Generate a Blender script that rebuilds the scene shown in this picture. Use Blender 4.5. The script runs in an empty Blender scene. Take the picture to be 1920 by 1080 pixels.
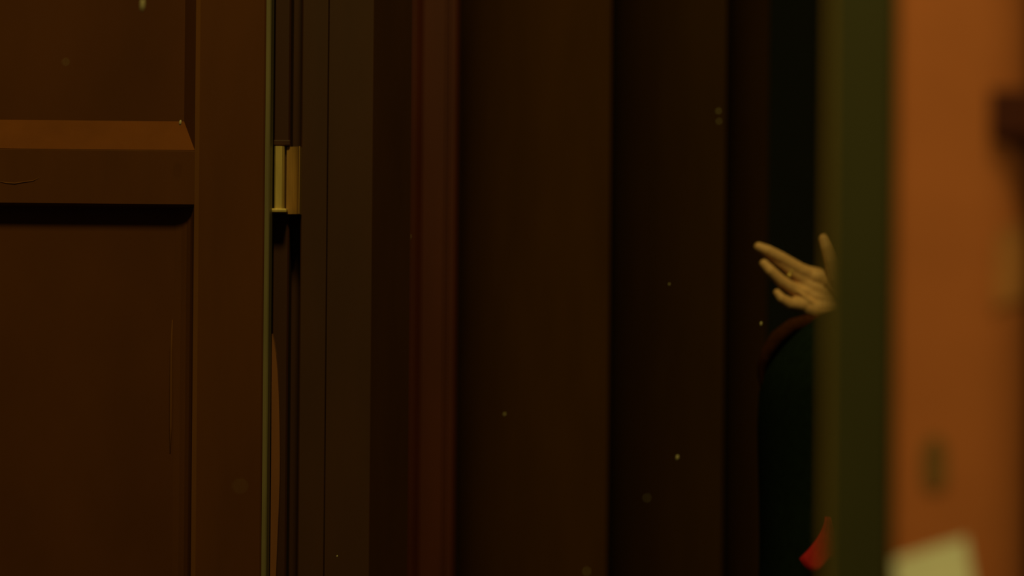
import bpy, bmesh, math, random
from mathutils import Vector, Matrix, noise
random.seed(7)
SC = bpy.context.scene
COL = SC.collection
PI = math.pi

# ------------------------------------------------------------------ camera
F = 85.0 / 36.0 * 1920.0          # focal length in pixels of the 1920 frame
ROLL = math.radians(0.53)
EYE = 1.5
cd = bpy.data.cameras.new('camera')
cd.lens = 85.0
cd.sensor_width = 36.0
cd.clip_start = 0.05
cd.dof.use_dof = True
cd.dof.focus_distance = 3.84
cd.dof.aperture_fstop = 1.7
cam = bpy.data.objects.new('camera', cd)
COL.objects.link(cam)
cam.location = (0, 0, EYE)
cam.rotation_euler = (PI / 2, -ROLL, 0)
SC.camera = cam

# ------------------------------------------------------------------ world, lamps, exposure
w = bpy.data.worlds.new('night')
SC.world = w
w.use_nodes = True
bg = w.node_tree.nodes['Background']
bg.inputs[0].default_value = (1.0, 0.95, 0.55, 1)
bg.inputs[1].default_value = 0.028

def lamp(name, loc, target, size, power, color):
    l = bpy.data.lights.new(name, 'AREA')
    l.shape = 'DISK'
    l.size = size
    l.energy = power
    l.color = color
    o = bpy.data.objects.new(name, l)
    COL.objects.link(o)
    o.location = loc
    o.rotation_euler = (Vector(target) - Vector(loc)).to_track_quat('-Z', 'Y').to_euler()
    return o

WARM = (1.0, 0.80, 0.21)
lamp('street_lamp_light', (0.20, 0.40, 6.6), (-0.1, 4.3, 1.4), 1.0, 168, WARM)
sp = bpy.data.lights.new('near_wall_fill', 'SPOT')          # added spot with no lamp in view, brightens the near wall
sp.energy = 14
sp.color = WARM
sp.spot_size = math.radians(50)
sp.spot_blend = 0.6
sp.shadow_soft_size = 0.12
so = bpy.data.objects.new('near_wall_fill', sp)
COL.objects.link(so)
so.location = (0.0, 0.9, 2.4)
so.rotation_euler = (Vector((0.36, 2.0, 1.48)) - so.location).to_track_quat('-Z', 'Y').to_euler()

vs = SC.view_settings
vs.view_transform = 'Standard'
vs.look = 'None'
vs.exposure = 0.0
vs.gamma = 1.0
vs.use_curve_mapping = False

# ------------------------------------------------------------------ helpers
def at(px, py, d):
    """world point seen at photo pixel (px, py), at distance d in front of the camera"""
    u = (px - 960.0) / F
    v = -(py - 540.0) / F
    c, s = math.cos(ROLL), math.sin(ROLL)
    return Vector((d * (u * c - v * s), d, EYE + d * (u * s + v * c)))

def X(px, d):
    return at(px, 540, d).x

def Z(px, py, d):
    return at(px, py, d).z

def mat(name, col, rough=0.6, metal=0.0, var=0.15, scale=(6, 6, 1.2), bump=0.05, spec=0.3,
        col2=None, detail=5.0, sheen=0.0, sss=0.0):
    m = bpy.data.materials.new(name)
    m.use_nodes = True
    nt = m.node_tree
    b = nt.nodes['Principled BSDF']
    b.inputs['Roughness'].default_value = rough
    b.inputs['Metallic'].default_value = metal
    b.inputs['Specular IOR Level'].default_value = spec
    tc = nt.nodes.new('ShaderNodeTexCoord')
    mp = nt.nodes.new('ShaderNodeMapping')
    mp.inputs['Scale'].default_value = scale
    nt.links.new(tc.outputs['Object'], mp.inputs['Vector'])
    n = nt.nodes.new('ShaderNodeTexNoise')
    n.inputs['Scale'].default_value = 3.0
    n.inputs['Detail'].default_value = detail
    nt.links.new(mp.outputs[0], n.inputs['Vector'])
    mx = nt.nodes.new('ShaderNodeMix')
    mx.data_type = 'RGBA'
    if col2 is None:
        a = tuple(c * (1 - var) for c in col)
        z = tuple(c * (1 + var) for c in col)
    else:
        a, z = col, col2
    rmp = nt.nodes.new('ShaderNodeMapRange')
    rmp.inputs[1].default_value = 0.3
    rmp.inputs[2].default_value = 0.7
    nt.links.new(n.outputs['Fac'], rmp.inputs[0])
    mx.inputs[6].default_value = (*a, 1)
    mx.inputs[7].default_value = (*z, 1)
    nt.links.new(rmp.outputs[0], mx.inputs[0])
    nt.links.new(mx.outputs[2], b.inputs['Base Color'])
    if bump:
        bp = nt.nodes.new('ShaderNodeBump')
        bp.inputs['Strength'].default_value = bump
        bp.inputs['Distance'].default_value = 0.01
        nt.links.new(n.outputs['Fac'], bp.inputs['Height'])
        nt.links.new(bp.outputs[0], b.inputs['Normal'])
    if sheen:
        b.inputs['Sheen Weight'].default_value = sheen
    if sss:
        b.inputs['Subsurface Weight'].default_value = sss
        b.inputs['Subsurface Radius'].default_value = (0.01, 0.004, 0.002)
        b.inputs['Subsurface Scale'].default_value = 0.4
    return m

def link(name, bm, material, parent=None, smooth=False):
    bmesh.ops.recalc_face_normals(bm, faces=bm.faces[:])
    me = bpy.data.meshes.new(name)
    bm.to_mesh(me)
    bm.free()
    me.materials.append(material)
    if smooth:
        for p in me.polygons:
            p.use_smooth = True
    o = bpy.data.objects.new(name, me)
    COL.objects.link(o)
    if parent is not None:
        o.parent = parent
        o.matrix_parent_inverse = Matrix.Translation(-Vector(parent.location))
    return o

def empty(name, loc=(0, 0, 0)):
    o = bpy.data.objects.new(name, None)
    o.empty_display_size = 0.1
    COL.objects.link(o)
    o.location = loc
    return o

def tag(o, label=None, cat=None, group=None, kind=None):
    if label: o['label'] = label
    if cat: o['category'] = cat
    if group: o['group'] = group
    if kind: o['kind'] = kind
    return o

def box_bm(x0, x1, y0, y1, z0, z1, bev=0.0, bm=None):
    b = bmesh.new()
    bmesh.ops.create_cube(b, size=1.0)
    for v in b.verts:
        v.co = Vector((x0 + (v.co.x + .5) * (x1 - x0), y0 + (v.co.y + .5) * (y1 - y0), z0 + (v.co.z + .5) * (z1 - z0)))
    if bev:
        bmesh.ops.bevel(b, geom=b.edges[:], offset=bev, segments=2, affect='EDGES', profile=0.6)
    if bm is None:
        return b
    me = bpy.data.meshes.new('tmp')
    b.to_mesh(me); b.free()
    bm.from_mesh(me)
    bpy.data.meshes.remove(me)
    return bm

def upright(profile, z0, z1, nz=1, wob=0.0):
    """closed plan profile [(x, y)...] extruded up in z"""
    bm = bmesh.new()
    rings = []
    for k in range(nz + 1):
        z = z0 + (z1 - z0) * k / nz
        rings.append([bm.verts.new((x + (wob * (noise.noise(Vector((x * 9, y * 9, z * 1.3)))) if wob else 0),
                                    y + (wob * (noise.noise(Vector((x * 9 + 7, y * 9, z * 1.1)))) if wob else 0), z)) for x, y in profile])
    n = len(profile)
    for a, b in zip(rings, rings[1:]):
        for i in range(n):
            bm.faces.new((a[i], a[(i + 1) % n], b[(i + 1) % n], b[i]))
    bm.faces.new(rings[0][::-1])
    bm.faces.new(rings[-1])
    return bm

def along_x(profile, x0, x1):
    """closed side profile [(y, z)...] extruded in x"""
    bm = bmesh.new()
    a = [bm.verts.new((x0, y, z)) for y, z in profile]
    b = [bm.verts.new((x1, y, z)) for y, z in profile]
    n = len(profile)
    for i in range(n):
        bm.faces.new((a[i], a[(i + 1) % n], b[(i + 1) % n], b[i]))
    bm.faces.new(a[::-1]); bm.faces.new(b)
    return bm

def tube(bm, pts, rad, seg=12):
    """closed swept tube with rounded ends; rad is a number or a list"""
    pts = [Vector(p) for p in pts]
    if not hasattr(rad, '__len__'):
        rad = [rad] * len(pts)
    rings = []
    prev = None
    for i, p in enumerate(pts):
        t = (pts[min(i + 1, len(pts) - 1)] - pts[max(i - 1, 0)]).normalized()
        if prev is None:
            up = Vector((0, 0, 1)) if abs(t.z) < .9 else Vector((1, 0, 0))
            nrm = t.cross(up).normalized()
        else:
            nrm = (prev - t * prev.dot(t)).normalized()
        prev = nrm
        bn = t.cross(nrm)
        rings.append([bm.verts.new(p + (nrm * math.cos(2 * PI * k / seg) + bn * math.sin(2 * PI * k / seg)) * rad[i]) for k in range(seg)])
    for a, b in zip(rings, rings[1:]):
        for k in range(seg):
            bm.faces.new((a[k], a[(k + 1) % seg], b[(k + 1) % seg], b[k]))
    for ring, p, q, r in ((rings[0], pts[0], pts[1], rad[0]), (rings[-1], pts[-1], pts[-2], rad[-1])):
        tip = bm.verts.new(p + (p - q).normalized() * r * 0.9)
        for k in range(seg):
            bm.faces.new((ring[k], ring[(k + 1) % seg], tip))

_UNIT = {}
def unit_ball(seg):
    if seg not in _UNIT:
        rows_ = seg // 2 + 1
        v = [(0, 0, 1)]
        for r in range(1, rows_):
            a = PI * r / rows_
            v += [(math.sin(a) * math.cos(2 * PI * k / seg), math.sin(a) * math.sin(2 * PI * k / seg), math.cos(a)) for k in range(seg)]
        v.append((0, 0, -1))
        f = [(0, 1 + k, 1 + (k + 1) % seg) for k in range(seg)]
        for r in range(rows_ - 2):
            for k in range(seg):
                a, b = 1 + r * seg + k, 1 + r * seg + (k + 1) % seg
                f.append((a, a + seg, b + seg, b))
        L = len(v) - 1
        f += [(L, L - seg + (k + 1) % seg, L - seg + k) for k in range(seg)]
        _UNIT[seg] = ([Vector(p) for p in v], f)
    return _UNIT[seg]

class Soup:
    def __init__(self):
        self.v, self.f = [], []

def ball(sp_, c, r, rot=None, seg=14):
    """ellipsoid added to a soup of solids"""
    if not hasattr(r, '__len__'):
        r = (r, r, r)
    v, f = unit_ball(seg)
    n0 = len(sp_.v)
    c = Vector(c)
    for p in v:
        q = Vector((p.x * r[0], p.y * r[1], p.z * r[2]))
        if rot: q = rot @ q
        sp_.v.append(q + c)
    sp_.f += [tuple(i + n0 for i in t) for t in f]

def capsule_chain(sp_, pts, rad, seg=12):
    """overlapping balls along a chain: a solid to be remeshed"""
    pts = [Vector(p) for p in pts]
    for i in range(len(pts) - 1):
        L = (pts[i + 1] - pts[i]).length
        n = max(2, int(L / (min(rad[i], rad[i + 1]) * 0.4)))
        for k in range(n + (1 if i == len(pts) - 2 else 0)):
            t = k / n
            ball(sp_, pts[i].lerp(pts[i + 1], t), rad[i] * (1 - t) + rad[i + 1] * t, seg=seg)

def remeshed(sp_, voxel, smooth=4):
    """voxel union + smoothing of a soup of solids; gives back a mesh datablock"""
    me = bpy.data.meshes.new('soup')
    me.from_pydata([tuple(p) for p in sp_.v], [], sp_.f)
    o = bpy.data.objects.new('soup', me)
    COL.objects.link(o)
    r = o.modifiers.new('r', 'REMESH')
    r.mode = 'VOXEL'; r.voxel_size = voxel
    q = o.modifiers.new('s', 'SMOOTH')
    q.factor = 0.5; q.iterations = smooth
    dg = bpy.context.evaluated_depsgraph_get()
    dg.update()
    out = bpy.data.meshes.new_from_object(o.evaluated_get(dg))
    bpy.data.objects.remove(o)
    bpy.data.meshes.remove(me)
    return out

def loft(sections, seg=36):
    """stacked superellipse sections (z, cx, cy, rx, ry)"""
    bm = bmesh.new()
    rings = []
    for z, cx, cy, rx, ry in sections:
        rings.append([bm.verts.new((cx + rx * math.cos(2 * PI * k / seg), cy + ry * math.sin(2 * PI * k / seg), z)) for k in range(seg)])
    for a, b in zip(rings, rings[1:]):
        for k in range(seg):
            bm.faces.new((a[k], a[(k + 1) % seg], b[(k + 1) % seg], b[k]))
    bm.faces.new(rings[0][::-1]); bm.faces.new(rings[-1])
    return bm

# ------------------------------------------------------------------ materials
M = {}
M['door'] = mat('brown_door_paint', (0.0950, 0.0300, 0.0050), rough=0.7, var=0.10, scale=(5, 5, 0.9), bump=0.06, spec=0.1)
M['worn'] = mat('lighter_door_paint', (0.1250, 0.0440, 0.0070), rough=0.7, spec=0.1, var=0.12, scale=(5, 5, 0.9))  # lighter door paint: painted highlight on the arris; run and crack too
M['door_panel'] = mat('brown_panel_paint', (0.0900, 0.0280, 0.0050), rough=0.6, var=0.12, scale=(2, 2, 1.2), bump=0.05, spec=0.1)
M['jamb'] = mat('dark_jamb_paint', (0.0430, 0.0120, 0.0030), rough=0.6, var=0.12)
M['casing'] = mat('casing_paint', (0.0520, 0.0170, 0.0035), rough=0.6, var=0.10)
M['post'] = mat('red_brown_post_paint', (0.0720, 0.0125, 0.0030), rough=0.6, var=0.12)
M['strip'] = mat('dull_brass_strip', (0.1900, 0.1500, 0.0700), rough=0.5, metal=0.2, var=0.2)
M['brass'] = mat('worn_brass', (0.55, 0.40, 0.13), rough=0.45, metal=0.3, var=0.15, scale=(40, 40, 4), bump=0.1)
M['brass_lip'] = mat('tarnished_brass', (0.36, 0.19, 0.05), rough=0.6, metal=0.2, var=0.15, scale=(40, 40, 4), bump=0.1)
M['pale_strip'] = mat('pale_strip_wood', (0.1900, 0.0650, 0.0180), rough=0.7, var=0.15)
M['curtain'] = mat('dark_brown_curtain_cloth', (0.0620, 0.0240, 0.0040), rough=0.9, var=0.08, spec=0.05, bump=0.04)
M['curtain_shade'] = mat('shaded_brown_curtain_cloth', (0.0440, 0.0190, 0.0040), rough=0.9, var=0.08, spec=0.05, bump=0.04)  # darker copy of the curtain cloth: right-hand shade put into its colour
M['ledge_light'] = mat('lit_door_paint', (0.150, 0.046, 0.008), rough=0.8, spec=0.05, var=0.1, scale=(5, 5, 5))  # lighter copy of the door paint: light on the rail slope
M['orange'] = mat('orange_brown_plaster', (0.56, 0.165, 0.055), rough=0.8, var=0.06, scale=(3, 3, 3), bump=0.15)
M['patch'] = mat('olive_worn_plaster', (0.22, 0.11, 0.035), rough=0.85, var=0.15, scale=(12, 12, 12))
M['green'] = mat('dark_green_frame_paint', (0.0460, 0.0420, 0.0100), rough=0.6, var=0.1)
M['olive'] = mat('edge_highlight_paint', (0.3600, 0.2150, 0.0280), rough=0.6, var=0.1)  # far paler than the board: its edge highlight, put into the colour
M['paper'] = mat('cream_paper', (0.8000, 0.7800, 0.6800), rough=0.85, var=0.05, scale=(12, 12, 12))
M['oldpaper'] = mat('faded_tan_paper', (0.6600, 0.2600, 0.0900), rough=0.85, var=0.10, scale=(12, 12, 12))
M['box'] = mat('dark_red_brown_wood', (0.0700, 0.0090, 0.0030), rough=0.6, var=0.15)
M['floor'] = mat('dark_paving', (0.05, 0.035, 0.02), rough=0.8, var=0.2, scale=(4, 4, 4))
M['night'] = mat('dark_back_plaster', (0.0040, 0.0045, 0.0030), rough=0.9, var=0.2, scale=(2, 2, 2))
M['wall'] = mat('dark_brown_plaster', (0.06, 0.03, 0.012), rough=0.9, var=0.2, scale=(2, 2, 2))
M['skin'] = mat('skin', (0.6000, 0.3450, 0.1600), rough=0.55, var=0.07, scale=(30, 30, 30), bump=0.05, sss=0.08)
M['coat'] = mat('dark_green_coat_cloth', (0.006, 0.011, 0.006), rough=0.95, var=0.2, spec=0.05, scale=(20, 20, 20))
M['scarf'] = mat('rust_brown_scarf_wool', (0.0420, 0.0120, 0.0030), rough=0.95, var=0.2, spec=0.05, scale=(30, 30, 30))
M['hair'] = mat('black_hair', (0.012, 0.009, 0.007), rough=0.5, var=0.2, scale=(40, 40, 4))
M['trouser'] = mat('black_trouser_cloth', (0.008, 0.008, 0.008), rough=0.95, var=0.2, spec=0.05)
M['shoe'] = mat('black_shoe_leather', (0.012, 0.010, 0.009), rough=0.4, var=0.2)
M['red'] = mat('red_cloth', (0.3600, 0.0040, 0.0060), rough=0.8, var=0.15, scale=(20, 20, 20))
M['gold'] = mat('gold_ring', (0.85, 0.65, 0.20), rough=0.3, metal=0.6, var=0.05)
M['dust'] = mat('pale_dust', (0.42, 0.36, 0.20), rough=0.9, var=0.1, scale=(300, 300, 300))
M['eye'] = mat('dark_eye', (0.03, 0.02, 0.015), rough=0.2, var=0.1)
M['rod'] = mat('dark_iron', (0.03, 0.025, 0.02), rough=0.5, metal=0.5)

# ------------------------------------------------------------------ ground and shell
fl = link('floor', box_bm(-4, 4, -1.5, 9, -0.1, 0.0), M['floor'])
tag(fl, kind='structure')
wb = link('wall_back', box_bm(-4, 4, 8.0, 8.2, 0, 4.5), M['night'])
tag(wb, kind='structure')
ws = link('wall_side', box_bm(2.0, 2.2, 2.2, 8.0, 0, 3.4), M['night'])
tag(ws, kind='structure')

# ------------------------------------------------------------------ panelled door (left)
D = 3.84
DEPTH = 0.026
xs0, xs1 = X(363.5, D), X(494.5, D)            # hanging and meeting edge of the visible stile
xl0 = xs0 - 0.62                               # far stile, out of the frame
z_r1 = Z(180, 282, D); z_r2 = Z(180, 385, D); z_r0 = Z(180, 227, D + DEPTH)
dr = empty('door_1', (xs1 - 0.45, D, 0.0))
tag(dr, kind='structure')
DZ0, DZ1 = 0.02, 2.35
bx = 0.0215                                    # width of the moulded slope
def stile(a, b, left_slope, right_slope, zlo, zhi, cove=False):
    """left_slope / right_slope: width of the moulded slope on that side"""
    prof = []
    if cove:
        prof += [(a - .034, D + .045), (a - .034, D + .0258), (a - .024, D + .0242), (a - .015, D + .0205), (a - .008, D + .0145), (a - .004, D + .008), (a - .0012, D + .0015), (a, D)]
    elif left_slope:
        prof += [(a - left_slope, D + 0.045), (a - left_slope, D + DEPTH), (a - .0012, D + .0012), (a, D)]
    else:
        prof += [(a, D + .045), (a, D)]
    if right_slope:
        prof += [(b, D), (b + right_slope, D + DEPTH), (b + right_slope, D + 0.045)]
    else:
        prof += [(b - .003, D), (b, D + .003), (b, D + 0.045)]
    return upright(prof, zlo, zhi)
zm = z_r2 + .03
link('stile', stile(xs0, xs1, bx, 0, zm, DZ1), M['door'], dr)
link('stile', stile(xs0, xs1, bx, 0, DZ0, zm, True), M['door'], dr)
link('stile', stile(xl0 - .13, xl0, 0, bx, DZ0, DZ1), M['door'], dr)
# highlight along the stile arris, put in as a lighter strip
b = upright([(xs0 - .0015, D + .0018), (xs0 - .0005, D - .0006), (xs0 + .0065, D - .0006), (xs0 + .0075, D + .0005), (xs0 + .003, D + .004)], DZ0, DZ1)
tag(link('arris_highlight', b, M['worn'], dr), 'painted highlight along the edge of the stile')
def rail(zt, zb, ztop_slope, slope_low):
    prof = [(D + .045, zb - (.006 if slope_low else 0)), (D + .004, zb - .001), (D, zb + .003), (D, zt)]
    if ztop_slope:
        prof += [(D + DEPTH, ztop_slope), (D + .045, ztop_slope)]
    else:
        prof += [(D + .045, zt)]
    return along_x(prof, xl0, xs0)
link('rail', rail(z_r1, z_r2, z_r0, True), M['door'], dr)
lx = xs0 - bx
lg = bmesh.new()  # light on the rail's top slope, put in as a paler sheet
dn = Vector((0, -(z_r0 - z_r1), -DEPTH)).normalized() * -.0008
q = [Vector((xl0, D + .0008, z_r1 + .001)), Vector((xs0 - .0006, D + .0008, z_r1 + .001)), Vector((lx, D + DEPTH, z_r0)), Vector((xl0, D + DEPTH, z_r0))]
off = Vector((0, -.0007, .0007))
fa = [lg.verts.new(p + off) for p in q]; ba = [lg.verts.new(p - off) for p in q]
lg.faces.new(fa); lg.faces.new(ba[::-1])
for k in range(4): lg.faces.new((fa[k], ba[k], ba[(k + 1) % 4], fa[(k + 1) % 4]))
tag(link('lit_ledge', lg, M['ledge_light'], dr), 'slope on top of the rail, painted lighter as if lit')
link('rail', rail(DZ1, DZ1 - .13, None, True), M['door'], dr)
link('rail', rail(DZ0 + .2, DZ0, DZ0 + .242, False), M['door'], dr)
link('panel', box_bm(xl0, xs0 - .001, D + DEPTH, D + DEPTH + .012, z_r0 - .03, DZ1 - .1), M['door_panel'], dr)
link('panel', box_bm(xl0, xs0 - .001, D + DEPTH, D + DEPTH + .012, DZ0 + .21, z_r2 + .02), M['door_panel'], dr)
# metal strip on the meeting edge
xe0, xe1 = X(495.0, D), X(504.0, D)
es = link('edge_strip', upright([(xe0, D - .002), (xe1 - .002, D - .002), (xe1, D), (xe1, D + .045), (xe0, D + .045)], DZ0, DZ1), M['strip'], dr)
tag(es, 'dull olive metal strip on the meeting edge')
# paint run on the lower panel, curled crack on the rail
b = bmesh.new()
tube(b, [at(323, 600, D + DEPTH), at(321, 660, D + DEPTH - .0008), at(320.5, 740, D + DEPTH - .001), at(320, 800, D + DEPTH - .0008), at(319, 850, D + DEPTH)], [.0008, .0022, .0026, .0022, .0008], 8)
link('paint_run', b, M['worn'], dr, True)
b = bmesh.new()
tube(b, [at(-8, 339, D), at(12, 343, D), at(28, 344, D), at(46, 341, D), at(62, 339, D), at(74, 333, D)], [.0004, .0011, .0012, .0011, .0010, .0004], 8)
link('paint_crack', b, M['worn'], dr, True)

# ------------------------------------------------------------------ door frame behind the meeting edge
DJ = 3.92
t1 = link('trim_1', upright([(X(511.5, DJ), DJ + .002), (X(513, DJ), DJ), (X(538, DJ), DJ), (X(541, DJ), DJ + .004), (X(541, DJ), DJ + .055),
                             (X(562, DJ), DJ + .055), (X(562, DJ), DJ + .12), (X(470, DJ), DJ + .12), (X(470, DJ), DJ + .10), (X(511.5, DJ), DJ + .10)], 0, 2.5), M['jamb'])
tag(t1, kind='structure')
# lock keeper: flanges, striker bar, curved lip
kp = link('lock_keeper', box_bm(X(512, DJ), X(540, DJ), DJ - .006, DJ + .001, Z(520, 397, DJ), Z(520, 268, DJ), .001), M['jamb'], t1)
tag(kp, 'small brass lock keeper on the dark frame')
DK = DJ - .03
bar = bmesh.new()
bar = upright([(X(512.5, DK), DK), (X(515, DK), DK - .003), (X(527, DK), DK - .003), (X(530, DK), DK + .003), (X(530, DK), DK + .026), (X(512.5, DK), DK + .026)],
              Z(520, 395, DK), Z(520, 274, DK))
link('striker_bar', bar, M['brass'], kp)
link('bottom_flange', box_bm(X(507, DK), X(537, DK), DK - .010, DJ, Z(520, 398.5, DK), Z(520, 391, DK), .002), M['brass'], kp)
link('top_flange', box_bm(X(509, DK), X(540, DK), DK + .012, DJ, Z(520, 272, DK), Z(520, 261, DK), .002), M['jamb'], kp)
lip = [(X(536.5, DJ), DJ - .012)]
for k in range(9):
    a = k / 8 * PI / 2
    lip.append((X(538, DJ) + .0205 * math.sin(a), DJ - .012 - .020 * (1 - math.cos(a))))
lip += [(lip[-1][0] + .0012, lip[-1][1] + .001), (X(538, DJ) + .0215, DJ + .02), (X(536.5, DJ), DJ + .03)]
link('curved_lip', upright(lip, Z(550, 402, DJ), Z(550, 276, DJ)), M['brass_lip'], kp, False)
# bowed strip, paler than the frame, in the gap beside the meeting edge
DL = 3.90
b = bmesh.new()
left, right = [], []
for y, a, c in ((626, 509.8, 510.3), (645, 509.6, 514.5), (665, 509.4, 517.5), (700, 509.2, 520.5), (740, 509, 522.5), (800, 508.8, 524), (860, 508.5, 524.6), (900, 508.2, 524.2), (960, 507.6, 522.2), (1020, 507, 519.6), (1080, 506.2, 517.2), (1250, 503, 511)):
    left.append(at(a, y, DL)); right.append(at(c, y, DL))
fr = [b.verts.new(p) for p in left], [b.verts.new(p) for p in right]
bk = [b.verts.new(p + Vector((0, .018, 0))) for p in left], [b.verts.new(p + Vector((0, .018, 0))) for p in right]
n = len(left)
for i in range(n - 1):
    b.faces.new((fr[0][i], fr[1][i], fr[1][i + 1], fr[0][i + 1]))
    b.faces.new((bk[0][i], bk[0][i + 1], bk[1][i + 1], bk[1][i]))
    b.faces.new((fr[0][i], fr[0][i + 1], bk[0][i + 1], bk[0][i]))
    b.faces.new((fr[1][i], bk[1][i], bk[1][i + 1], fr[1][i + 1]))
b.faces.new((fr[0][0], bk[0][0], bk[1][0], fr[1][0]))
b.faces.new((fr[0][-1], fr[1][-1], bk[1][-1], bk[0][-1]))
tag(link('bowed_strip', b, M['pale_strip'], t1), 'pale bowed strip of wood')

# flat casing with one groove, then its splayed return
DC = 3.93
xc0, xg, xc1 = X(562, DC), X(612, DC), X(697, DC)
g = .0012
prof = [(xc0, DC + .002), (xc0 + .002, DC), (xg - g, DC), (xg, DC + .005), (xg + g, DC), (xc1 - .001, DC), (xc1, DC + .001),
        (X(768, 4.035), 4.035), (X(768, 4.035) - .01, 4.14), (xc0, 4.14)]
t2 = link('trim_2', upright(prof, 0, 2.5), M['casing'])
tag(t2, kind='structure')
wl = link('wall_left', box_bm(-4.0, X(562, DC) - .03, 4.03, 4.25, 0, 3.0), M['wall'])
tag(wl, kind='structure')
wl2 = link('wall_left_end', box_bm(-4.0, X(690, 4.6), 4.26, 4.55, 0, 3.0), M['wall'])
tag(wl2, kind='structure')
# red-brown moulded post further in
DP = 4.75
def bead(x0, x1, y, h, n=8):
    return [(x0 + (x1 - x0) * (k / n), y - h * math.sin(PI * k / n)) for k in range(n + 1)]
prof = bead(X(757, DP), X(788, DP), DP, .016) + [(X(790, DP), DP + .004), (X(832, DP), DP + .004), (X(834, DP), DP + .014), (X(838, DP), DP + .014), (X(840, DP), DP + .004)]
prof += [(X(850, DP), DP + .006), (X(856, DP), DP + .014), (X(858, DP), DP + .08), (X(740, DP), DP + .08), (X(740, DP), DP + .004)]
t3 = link('trim_3', upright(prof, 0, 2.6), M['post'])
tag(t3, kind='structure')

# ------------------------------------------------------------------ curtain of broad folds
DB = 5.2
front = []
def fold(p0, p1, ytop, depth, reach=1.0, n=24):
    """one broad fold: a bulge that starts edge-on and turns towards the door, then tucks under"""
    for k in range(n + 1):
        t = (k / n) ** 1.5
        front.append((p0 + (p1 - p0) * t, ytop + depth * (1 - math.sqrt(1 - (1 - t * reach) ** 2))))
    front.append((p1 + 1.5, ytop + depth * (1 - math.sqrt(1 - (1 - reach) ** 2)) + .012))
    front.append((p1 - 2, ytop + depth * (1 - math.sqrt(1 - (1 - reach) ** 2)) + .03))
def make_curtain(material, label):
    bm = bmesh.new()
    rows = []
    NZ = 30
    for k in range(NZ + 1):
        z = 0.04 + 2.76 * k / NZ
        row = []
        for i, (px, y) in enumerate(front):
            x = X(px, y)
            wv = noise.noise(Vector((x * 5, z * 0.7, 3.1))) * .010
            row.append(bm.verts.new((x + wv * .25, y + wv, z)))
        rows.append(row)
    back = [[bm.verts.new(v.co + Vector((0, .006, 0))) for v in r] for r in rows]
    m_ = len(front)
    for k in range(NZ):
        for i in range(m_ - 1):
            bm.faces.new((rows[k][i], rows[k][i + 1], rows[k + 1][i + 1], rows[k + 1][i]))
            bm.faces.new((back[k][i], back[k + 1][i], back[k + 1][i + 1], back[k][i + 1]))
        bm.faces.new((rows[k][0], rows[k + 1][0], back[k + 1][0], back[k][0]))
        bm.faces.new((rows[k][-1], back[k][-1], back[k + 1][-1], rows[k + 1][-1]))
    for i in range(m_ - 1):
        bm.faces.new((rows[0][i], back[0][i], back[0][i + 1], rows[0][i + 1]))
        bm.faces.new((rows[-1][i], rows[-1][i + 1], back[-1][i + 1], back[-1][i]))
    front.clear()
    return tag(link('curtain', bm, material, None, False), label, 'curtain', 'heavy curtains behind the doorway')
fold(848, 1142, DB, .36, 1.25)
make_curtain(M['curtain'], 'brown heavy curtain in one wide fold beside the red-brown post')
fold(1139, 1358, DB + .05, .46, .66)
fold(1353, 1438, DB + .12, .46, .25)
make_curtain(M['curtain_shade'], 'shade-painted brown curtain in narrow folds between the wide fold and the hand')
b = bmesh.new()
tube(b, [(-0.6, DB + .1, 2.82), (2.0, DB + .1, 2.82)], .014, 12)
rd = link('curtain_rod', b, M['rod'], None, True)
tag(rd, 'dark iron rod above the frame that the two curtains hang from', 'rod')

# ------------------------------------------------------------------ near pier (right) and the frame post behind it
DW = 2.0
xw = X(1673, DW)
XB, RB = X(1830, DW), 0.055                    # where the pier starts to round off, and its radius
def wall_y(x):
    if x <= XB: return DW
    t = min(.97, (x - XB) / RB)
    return DW + RB - RB * math.sqrt(1 - t * t)
prof = [(xw + .004, DW + .12), (xw + .004, DW + .004), (xw + .008, DW), (XB, DW)]
for k in range(1, 37):
    a = k / 36 * PI / 2
    prof.append((XB + RB * math.sin(a), DW + RB - RB * math.cos(a)))
prof.append((XB + RB, DW + .12))
wr = link('wall_right', upright(prof, 0, 3.0), M['orange'], None, False)
tag(wr, kind='structure')
# dark green board beside it with its edge highlight put in as a pale strip
xa, xb = X(1549, DW), X(1557, DW)
t4 = link('trim_4', upright([(xb, DW), (xw, DW - .001), (xw, DW + .05), (xa + .014, DW + .05), (xb, DW + .012)], 0, 3.0), M['green'])
tag(t4, kind='structure')
we = link('edge_highlight', upright([(xa, DW + .008), (xb, DW - .0005), (xb + .0005, DW + .014), (xa + .012, DW + .05), (xa + .008, DW + .05)], 0, 3.0), M['olive'], t4)
tag(we, 'olive edge of the green board, painted as a highlight')
# worn patch in the plaster
b = bmesh.new()
ring0, ring1 = [], []
pc = (1752, 868)
for k in range(20):
    a = 2 * PI * k / 20
    rx = 24 + 14 * max(0, -math.sin(a)); ry = 58
    p = at(pc[0] + rx * math.cos(a) * (1 + .12 * math.sin(3 * a)), pc[1] - ry * math.sin(a) * (1 + .1 * math.cos(2 * a)), DW)
    ring0.append(b.verts.new((p.x, DW + .001, p.z)))
    q = at(pc[0] + .86 * rx * math.cos(a), pc[1] - .9 * ry * math.sin(a), DW)
    ring1.append(b.verts.new((q.x, DW - .0015, q.z)))
for k in range(20):
    b.faces.new((ring0[k], ring0[(k + 1) % 20], ring1[(k + 1) % 20], ring1[k]))
b.faces.new(ring1); b.faces.new(ring0[::-1])
tag(link('worn_patch', b, M['patch'], wr), 'olive worn patch in the orange plaster')
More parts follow.
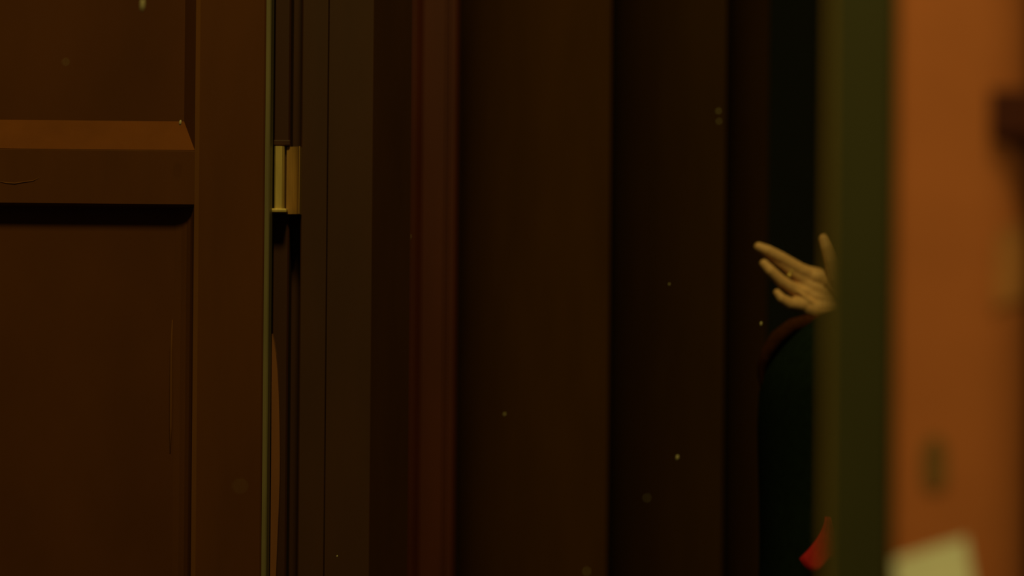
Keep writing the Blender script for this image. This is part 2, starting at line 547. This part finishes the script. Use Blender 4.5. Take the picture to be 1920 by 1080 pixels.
# dark box
x0, x1 = X(1853, DW), X(1853, DW) + .042
z0, z1 = Z(1890, 254, DW), Z(1890, 170, DW)
bx_ = empty('wall_box', ((x0 + x1) / 2, DW, z0))
tag(bx_, 'dark red-brown wooden box fixed high on the orange wall', 'box')
link('case', box_bm(x0, x1, DW - .002, DW + .045, z0, z1, .002), M['box'], bx_)
link('lid', box_bm(x0 - .001, x1 + .001, DW - .006, DW - .002, z0 - .001, z1 + .001, .0015), M['box'], bx_)

def sheet(name, corners, material, thick, curl=0.0, nx=8, ny=6, lean=0.0):
    """slightly curled paper lying on the wall; corners TL, TR, BR, BL in photo pixels"""
    b = bmesh.new()
    g = []
    for j in range(ny + 1):
        r = []
        for i in range(nx + 1):
            u, v = i / nx, j / ny
            tl, tr, br, bl = corners
            px = (tl[0] * (1 - u) + tr[0] * u) * (1 - v) + (bl[0] * (1 - u) + br[0] * u) * v
            py = (tl[1] * (1 - u) + tr[1] * u) * (1 - v) + (bl[1] * (1 - u) + br[1] * u) * v
            p = at(px, py, DW)
            lift = .001 + lean * v + curl * ((abs(u - .5) * 2) ** 3 * .6 + max(0, 1 - v * 4) * .4)
            r.append((p.x, wall_y(p.x) - lift, p.z))
        g.append(r)
    f = [[b.verts.new(p) for p in r] for r in g]
    k_ = [[b.verts.new((p[0], p[1] + thick, p[2])) for p in r] for r in g]
    for j in range(ny):
        for i in range(nx):
            b.faces.new((f[j][i], f[j][i + 1], f[j + 1][i + 1], f[j + 1][i]))
            b.faces.new((k_[j][i], k_[j + 1][i], k_[j + 1][i + 1], k_[j][i + 1]))
    for j in range(ny):
        b.faces.new((f[j][0], f[j + 1][0], k_[j + 1][0], k_[j][0]))
        b.faces.new((f[j][nx], k_[j][nx], k_[j + 1][nx], f[j + 1][nx]))
    for i in range(nx):
        b.faces.new((f[0][i], k_[0][i], k_[0][i + 1], f[0][i + 1]))
        b.faces.new((f[ny][i], f[ny][i + 1], k_[ny][i + 1], k_[ny][i]))
    return link(name, b, material, None, False)
pn = sheet('paper_notice', [(1675, 1049), (1809, 1007), (1832, 1180), (1682, 1215)], M['paper'], .0006, .003, lean=.018)
tag(pn, 'cream paper notice pinned askew low on the orange wall', 'paper')
fp = sheet('faded_leaflet', [(1866, 430), (1940, 412), (1942, 558), (1862, 578)], M['oldpaper'], .0006, .003)
tag(fp, 'faded tan leaflet on the orange wall below the dark box', 'paper')

# ------------------------------------------------------------------ person, mostly behind the near wall
HD = 4.5
per = empty('person', (0.62, 4.45, 0.0))
tag(per, 'person in a dark green coat reaching out an open hand from behind the wall edge', 'person')

def hp(px, py, dy=0.0):
    return at(px, py, HD + dy)
GROW = 1.42
PXM = HD / F                                   # metres per photo pixel at the hand
hb = Soup()
def finger(pts, radpx):
    capsule_chain(hb, [hp(*p) for p in pts], [r * PXM * GROW for r in radpx])
# (px, py, depth offset): palm is turned to the camera, fingers point left
finger([(1534, 521, .010), (1500, 506, .002), (1464, 483.5, -.006), (1441, 471, -.008), (1422.5, 463, -.006)], [10.5, 9.6, 8.4, 7.8, 6.4])           # index
finger([(1532, 536, .012), (1498, 519, .004), (1468, 496, -.002), (1449, 483, -.003), (1436, 474, .000)], [11, 9.2, 7.6, 6.8, 5.4])                   # middle
finger([(1532, 552, .008), (1497, 548, -.003), (1465, 527, -.012), (1445, 508, -.016), (1432.5, 494.5, -.012)], [11, 9.0, 8.0, 7.6, 6.2])               # ring finger
finger([(1530, 572, .002), (1503, 571, -.008), (1481, 569, -.015), (1466, 560, -.020), (1457, 549, -.016)], [12.0, 10.2, 8.2, 6.6, 5.2])             # little
finger([(1582, 548, .000), (1571, 520, -.010), (1561, 488, -.016), (1552.5, 465, -.016), (1546, 449, -.012)], [17, 14.0, 11.0, 9.4, 7.6])             # thumb
# palm
finger([(1506, 511, .008), (1540, 524, .012), (1580, 546, .012)], [10.5, 15, 19])
finger([(1505, 530, .010), (1540, 546, .012), (1580, 558, .012)], [12, 17, 20])
finger([(1508, 552, .006), (1540, 562, .010), (1580, 568, .012)], [12, 17, 19])
finger([(1504, 573, -.004), (1530, 579, -.001), (1580, 579, .008)], [10.5, 14.0, 17])
finger([(1558, 528, -.002), (1582, 550, -.002)], [12, 16])                                                                                            # thumb ball
finger([(1530, 520, .006), (1562, 522, .004)], [11.5, 13])                                                                                            # web of the thumb
finger([(1494, 545, -.0155), (1520, 565, -.0160), (1546, 587, -.0120)], [2.0, 3.2, 2.6])                                                              # ridge across the palm
# wrist and forearm running back behind the wall
elb = Vector((0.78, 4.60, 1.22))
wr0 = hp(1592, 562, .012)
capsule_chain(hb, [wr0, wr0.lerp(elb, .2), wr0.lerp(elb, .6), elb], [.027, .026, .036, .042])
hand_me = remeshed(hb, 0.0016, 5)

bb = Soup()
BX, BY = 0.735, 4.45                            # body axis, facing -x
# head
R = Matrix.Rotation(math.radians(-4), 3, 'Y')
ball(bb, (BX + .005, BY, 1.655), (.098, .077, .105), R, 24)
ball(bb, (BX - .030, BY, 1.585), (.062, .056, .070), R, 20)
ball(bb, (BX - .062, BY, 1.545), (.026, .026, .022), None, 12)                     # chin
capsule_chain(bb, [(BX - .088, BY, 1.655), (BX - .112, BY, 1.612)], [.008, .014])   # nose
ball(bb, (BX - .082, BY, 1.575), (.014, .024, .007), None, 10)                      # lips
ball(bb, (BX - .080, BY, 1.564), (.013, .021, .008), None, 10)
for s in (-1, 1):
    ball(bb, (BX + .008, BY + s * .079, 1.628), (.020, .009, .032), None, 10)       # ears
    ball(bb, (BX - .066, BY + s * .033, 1.600), (.020, .018, .018), None, 10)       # cheeks
    ball(bb, (BX - .080, BY + s * .032, 1.664), (.014, .020, .007), None, 10)       # brows
capsule_chain(bb, [(BX + .02, BY, 1.57), (BX + .03, BY, 1.42)], [.055, .062])
# trunk and legs under the clothes
ball(bb, (.63, BY, 1.24), (.115, .155, .22), None, 20)
ball(bb, (.64, BY, .98), (.11, .15, .17), None, 20)
for s in (-1, 1):
    capsule_chain(bb, [(.65, BY + s * .085, .92), (.655, BY + s * .09, .50), (.67, BY + s * .09, .09)], [.085, .058, .040])
    capsule_chain(bb, [(.67, BY + s * .09, .07), (.58, BY + s * .095, .035)], [.035, .028])
# far upper arm to the elbow, near arm hanging
capsule_chain(bb, [(.67, BY + .17, 1.40), elb], [.052, .042])
sh2 = Vector((.68, BY - .17, 1.40)); el2 = Vector((.72, BY - .20, 1.12)); wr2 = Vector((.66, BY - .20, .88))
capsule_chain(bb, [sh2, el2, wr2], [.052, .040, .026])
body_me = remeshed(bb, 0.007, 4)
h2 = Soup()
capsule_chain(h2, [wr2, wr2 + Vector((-.012, 0, -.04))], [.026, .022])
for k in range(4):
    o_ = Vector((-.030 + .020 * k, -.004 + .004 * k, 0)) + wr2
    L = (.068, .076, .070, .054)[k]
    capsule_chain(h2, [wr2 + Vector((-.008, 0, -.03)), o_ + Vector((-.01, 0, -.085)), o_ + Vector((-.016, .006, -.085 - L * .5)), o_ + Vector((-.014, .020, -.085 - L))], [.016, .0105, .009, .007])
capsule_chain(h2, [wr2 + Vector((-.018, 0, -.03)), wr2 + Vector((-.048, .010, -.07)), wr2 + Vector((-.056, .018, -.11))], [.016, .012, .008])
hand2_me = remeshed(h2, 0.0025, 4)
bm = bmesh.new()
for me in (body_me, hand2_me, hand_me):
    bm.from_mesh(me)
    bpy.data.meshes.remove(me)
link('body', bm, M['skin'], per, True)

# coat: front edge follows the outline under the hand
sil = [(596, 1512), (610, 1498), (628, 1482), (648, 1465), (670, 1449), (698, 1434), (740, 1424), (800, 1421), (860, 1422), (940, 1424), (1020, 1425), (1090, 1424)]
secs = []
for i, (py, px) in enumerate(sil):
    p = at(px, py, BY)
    back_x = .83 if i > 4 else (.80, .815, .822, .826, .828)[i]
    ry = (.10, .145, .180, .200, .212, .218, .215, .208, .200, .202, .208, .212)[i]
    secs.append((p.z, (p.x + back_x) / 2, BY, (back_x - p.x) / 2, ry))
secs.insert(0, (secs[0][0] + .03, .725, BY, .070, .078))
secs += [(.75, .62, BY, .175, .225), (.55, .62, BY, .185, .240)]
coat = link('coat', loft(secs[::-1], 48), M['coat'], per, True)
b = Soup()
capsule_chain(b, [sh2 + Vector((0, 0, .0)), el2, wr2 + Vector((.012, 0, .05))], [.066, .056, .044])
me = remeshed(b, .008, 4); b = bmesh.new(); b.from_mesh(me); bpy.data.meshes.remove(me)
link('sleeve', b, M['coat'], per, True)
b = Soup()
capsule_chain(b, [Vector((.67, BY + .17, 1.40)), elb, elb.lerp(wr0, .72)], [.066, .058, .046])
me = remeshed(b, .008, 4); b = bmesh.new(); b.from_mesh(me); bpy.data.meshes.remove(me)
link('sleeve', b, M['coat'], per, True)
# rust-brown scarf that crosses the chest along the coat edge
b = bmesh.new()
pts = [at(1552, 604, BY - .03), at(1515, 603, BY - .035), at(1487, 611, BY - .035), at(1460, 632, BY - .03), at(1441, 659, BY - .02), at(1431, 684, BY - .01), at(1428, 706, BY), at(1430, 730, BY)]
tube(b, pts, [.012, .014, .014, .015, .013, .011, .007, .003], 14)
for v in b.verts:
    v.co.y += .004
tag(link('scarf', b, M['scarf'], per, True), 'rust brown scarf along the coat front')
# trousers, shoes, hair, eyes, ring
for s in (-1, 1):
    b = loft([(.56, .655, BY + s * .095, .095, .085), (.30, .665, BY + s * .095, .075, .068), (.08, .67, BY + s * .095, .070, .062)][::-1], 24)
    link('trouser_leg', b, M['trouser'], per, True)
    b = Soup()
    capsule_chain(b, [(.70, BY + s * .095, .052), (.62, BY + s * .097, .046), (.545, BY + s * .100, .036)], [.048, .044, .034])
    for v in b.v: v.z = max(0.0, v.z)
    me = remeshed(b, .007, 3); b = bmesh.new(); b.from_mesh(me); bpy.data.meshes.remove(me)
    for v in b.verts: v.co.z = max(0.0, v.co.z)
    link('shoe', b, M['shoe'], per, True)
b = Soup()
ball(b, (BX + .020, BY, 1.672), (.104, .086, .104), None, 28)
for v in b.v:
    if v.x < BX - .045 and v.z < 1.715:
        v.x = BX - .045 + (v.x - BX + .045) * .2
ball(b, (BX + .065, BY, 1.600), (.050, .068, .075), None, 20)
me = remeshed(b, .005, 3); b = bmesh.new(); b.from_mesh(me); bpy.data.meshes.remove(me)
link('hair', b, M['hair'], per, True)
for s in (-1, 1):
    b = bmesh.new()
    bmesh.ops.create_uvsphere(b, u_segments=14, v_segments=9, radius=.0105, matrix=Matrix.Translation((BX - .083, BY + s * .031, 1.645)))
    link('eye', b, M['eye'], per, True)
b = bmesh.new()
c = hp(1481, 507.5, .003); ax = (hp(1468, 498, .000) - hp(1497, 519, .006)).normalized()
q = ax.to_track_quat('Z', 'Y').to_matrix()
N1, N2 = 28, 8
R1, R2 = 13.2 * PXM, 2.2 * PXM
vv = [[b.verts.new(c + q @ Vector(((R1 + R2 * .6 * math.cos(2 * PI * j / N2)) * math.cos(2 * PI * i / N1), (R1 + R2 * .6 * math.cos(2 * PI * j / N2)) * math.sin(2 * PI * i / N1), R2 * math.sin(2 * PI * j / N2)))) for j in range(N2)] for i in range(N1)]
for i in range(N1):
    for j in range(N2):
        b.faces.new((vv[i][j], vv[(i + 1) % N1][j], vv[(i + 1) % N1][(j + 1) % N2], vv[i][(j + 1) % N2]))
bmesh.ops.create_icosphere(b, subdivisions=2, radius=1.0, matrix=Matrix.Translation(hp(1480.5, 516.5, -.0125)) @ Matrix.Diagonal((3.2 * PXM, 2.6 * PXM, 4.2 * PXM, 1)))
tag(link('ring', b, M['gold'], per, True), 'gold finger ring')

# red cloth hanging at the hip: narrow at the top, spreading to a rounded hem
b = bmesh.new()
rows_ = []
NR, NC = 10, 10
for j in range(NR + 1):
    v = j / NR
    r_ = []
    for i in range(NC + 1):
        u = i / NC
        l = 1549 - 50 * v ** 1.7
        r = 1560 + 22 * v
        px = l + (r - l) * u
        py = 970 + 78 * v + v * v * 24 * math.sin(PI * min(1, u * 1.5)) ** .8
        r_.append(at(px, py, 4.238 - .012 * v * math.sin(PI * u) + .002 * math.sin(u * 9)))
    rows_.append(r_)
fr_ = [[b.verts.new(p) for p in r] for r in rows_]
bk_ = [[b.verts.new(p + Vector((0, .010, 0))) for p in r] for r in rows_]
for j in range(NR):
    for i in range(NC):
        b.faces.new((fr_[j][i], fr_[j][i + 1], fr_[j + 1][i + 1], fr_[j + 1][i]))
        b.faces.new((bk_[j][i], bk_[j + 1][i], bk_[j + 1][i + 1], bk_[j][i + 1]))
    b.faces.new((fr_[j][0], fr_[j + 1][0], bk_[j + 1][0], bk_[j][0]))
    b.faces.new((fr_[j][NC], bk_[j][NC], bk_[j + 1][NC], fr_[j + 1][NC]))
for i in range(NC):
    b.faces.new((fr_[0][i], bk_[0][i], bk_[0][i + 1], fr_[0][i + 1]))
    b.faces.new((fr_[NR][i], fr_[NR][i + 1], bk_[NR][i + 1], bk_[NR][i]))
rc = link('red_cloth', b, M['red'], None, True)
tag(rc, 'small plain red cloth hanging at the hip of the dark coat', 'cloth')

# ------------------------------------------------------------------ dust motes in the lamp light
motes = [
    (267, 10, 3.25, 8, 24, 'long pale dust mote at the top of the upper door panel'),
    (123, 117, 3.05, 5, 5, 'faint round dust mote in front of the upper door panel'),
    (338, 230, 3.79, 5, 10, 'bright tiny dust mote at the corner of the panel slope'),
    (619, 202, 4.35, 5, 8, 'pale dust mote in front of the flat door casing'),
    (766, 445, 4.55, 6, 10, 'pale dust mote in front of the moulded post edge'),
    (1347, 209, 4.95, 5, 6, 'faint upper dust mote high in front of the curtain'),
    (1348, 228, 4.98, 4, 6, 'faint dust mote high on the curtain, just under another'),
    (1427, 607, 4.20, 5, 9, 'pale dust mote just below the fingers of the hand'),
    (1270, 858, 4.35, 6, 10, 'brightest dust mote low in front of the curtain'),
    (1213, 934, 2.95, 4, 4, 'large blurred dust mote low in front of the curtain'),
    (946, 777, 4.45, 4, 6, 'small dust mote in front of the widest curtain fold'),
    (632, 1043, 3.86, 3, 4, 'tiny sharp dust mote low in front of the flat casing'),
    (450, 912, 2.55, 6, 6, 'large faint dust mote in front of the door stile'),
    (1100, 1072, 2.95, 5, 6, 'blurred dust mote at the bottom edge of the curtain'),
    (1255, 533, 4.3, 3, 4, 'faintest dust mote in the middle of the narrower curtain fold'),
]
for px, py, d, wpx, hpx, lab in motes:
    b = bmesh.new()
    bmesh.ops.create_icosphere(b, subdivisions=2, radius=1.0)
    c = at(px, py, d)
    sx, sz = wpx * d / F / 2, hpx * d / F / 2
    for v in b.verts:
        k = 1 + .25 * noise.noise(v.co * 1.7 + Vector((px, py, 0)) * .13)
        v.co = Vector((v.co.x * sx * k + .18 * v.co.z * sx, v.co.y * sx * .8 * k, v.co.z * sz * k))
    o = link('dust_mote', b, M['dust'], None, True)
    o.location = c
    tag(o, lab, 'dust', 'dust motes drifting in the lamp light')
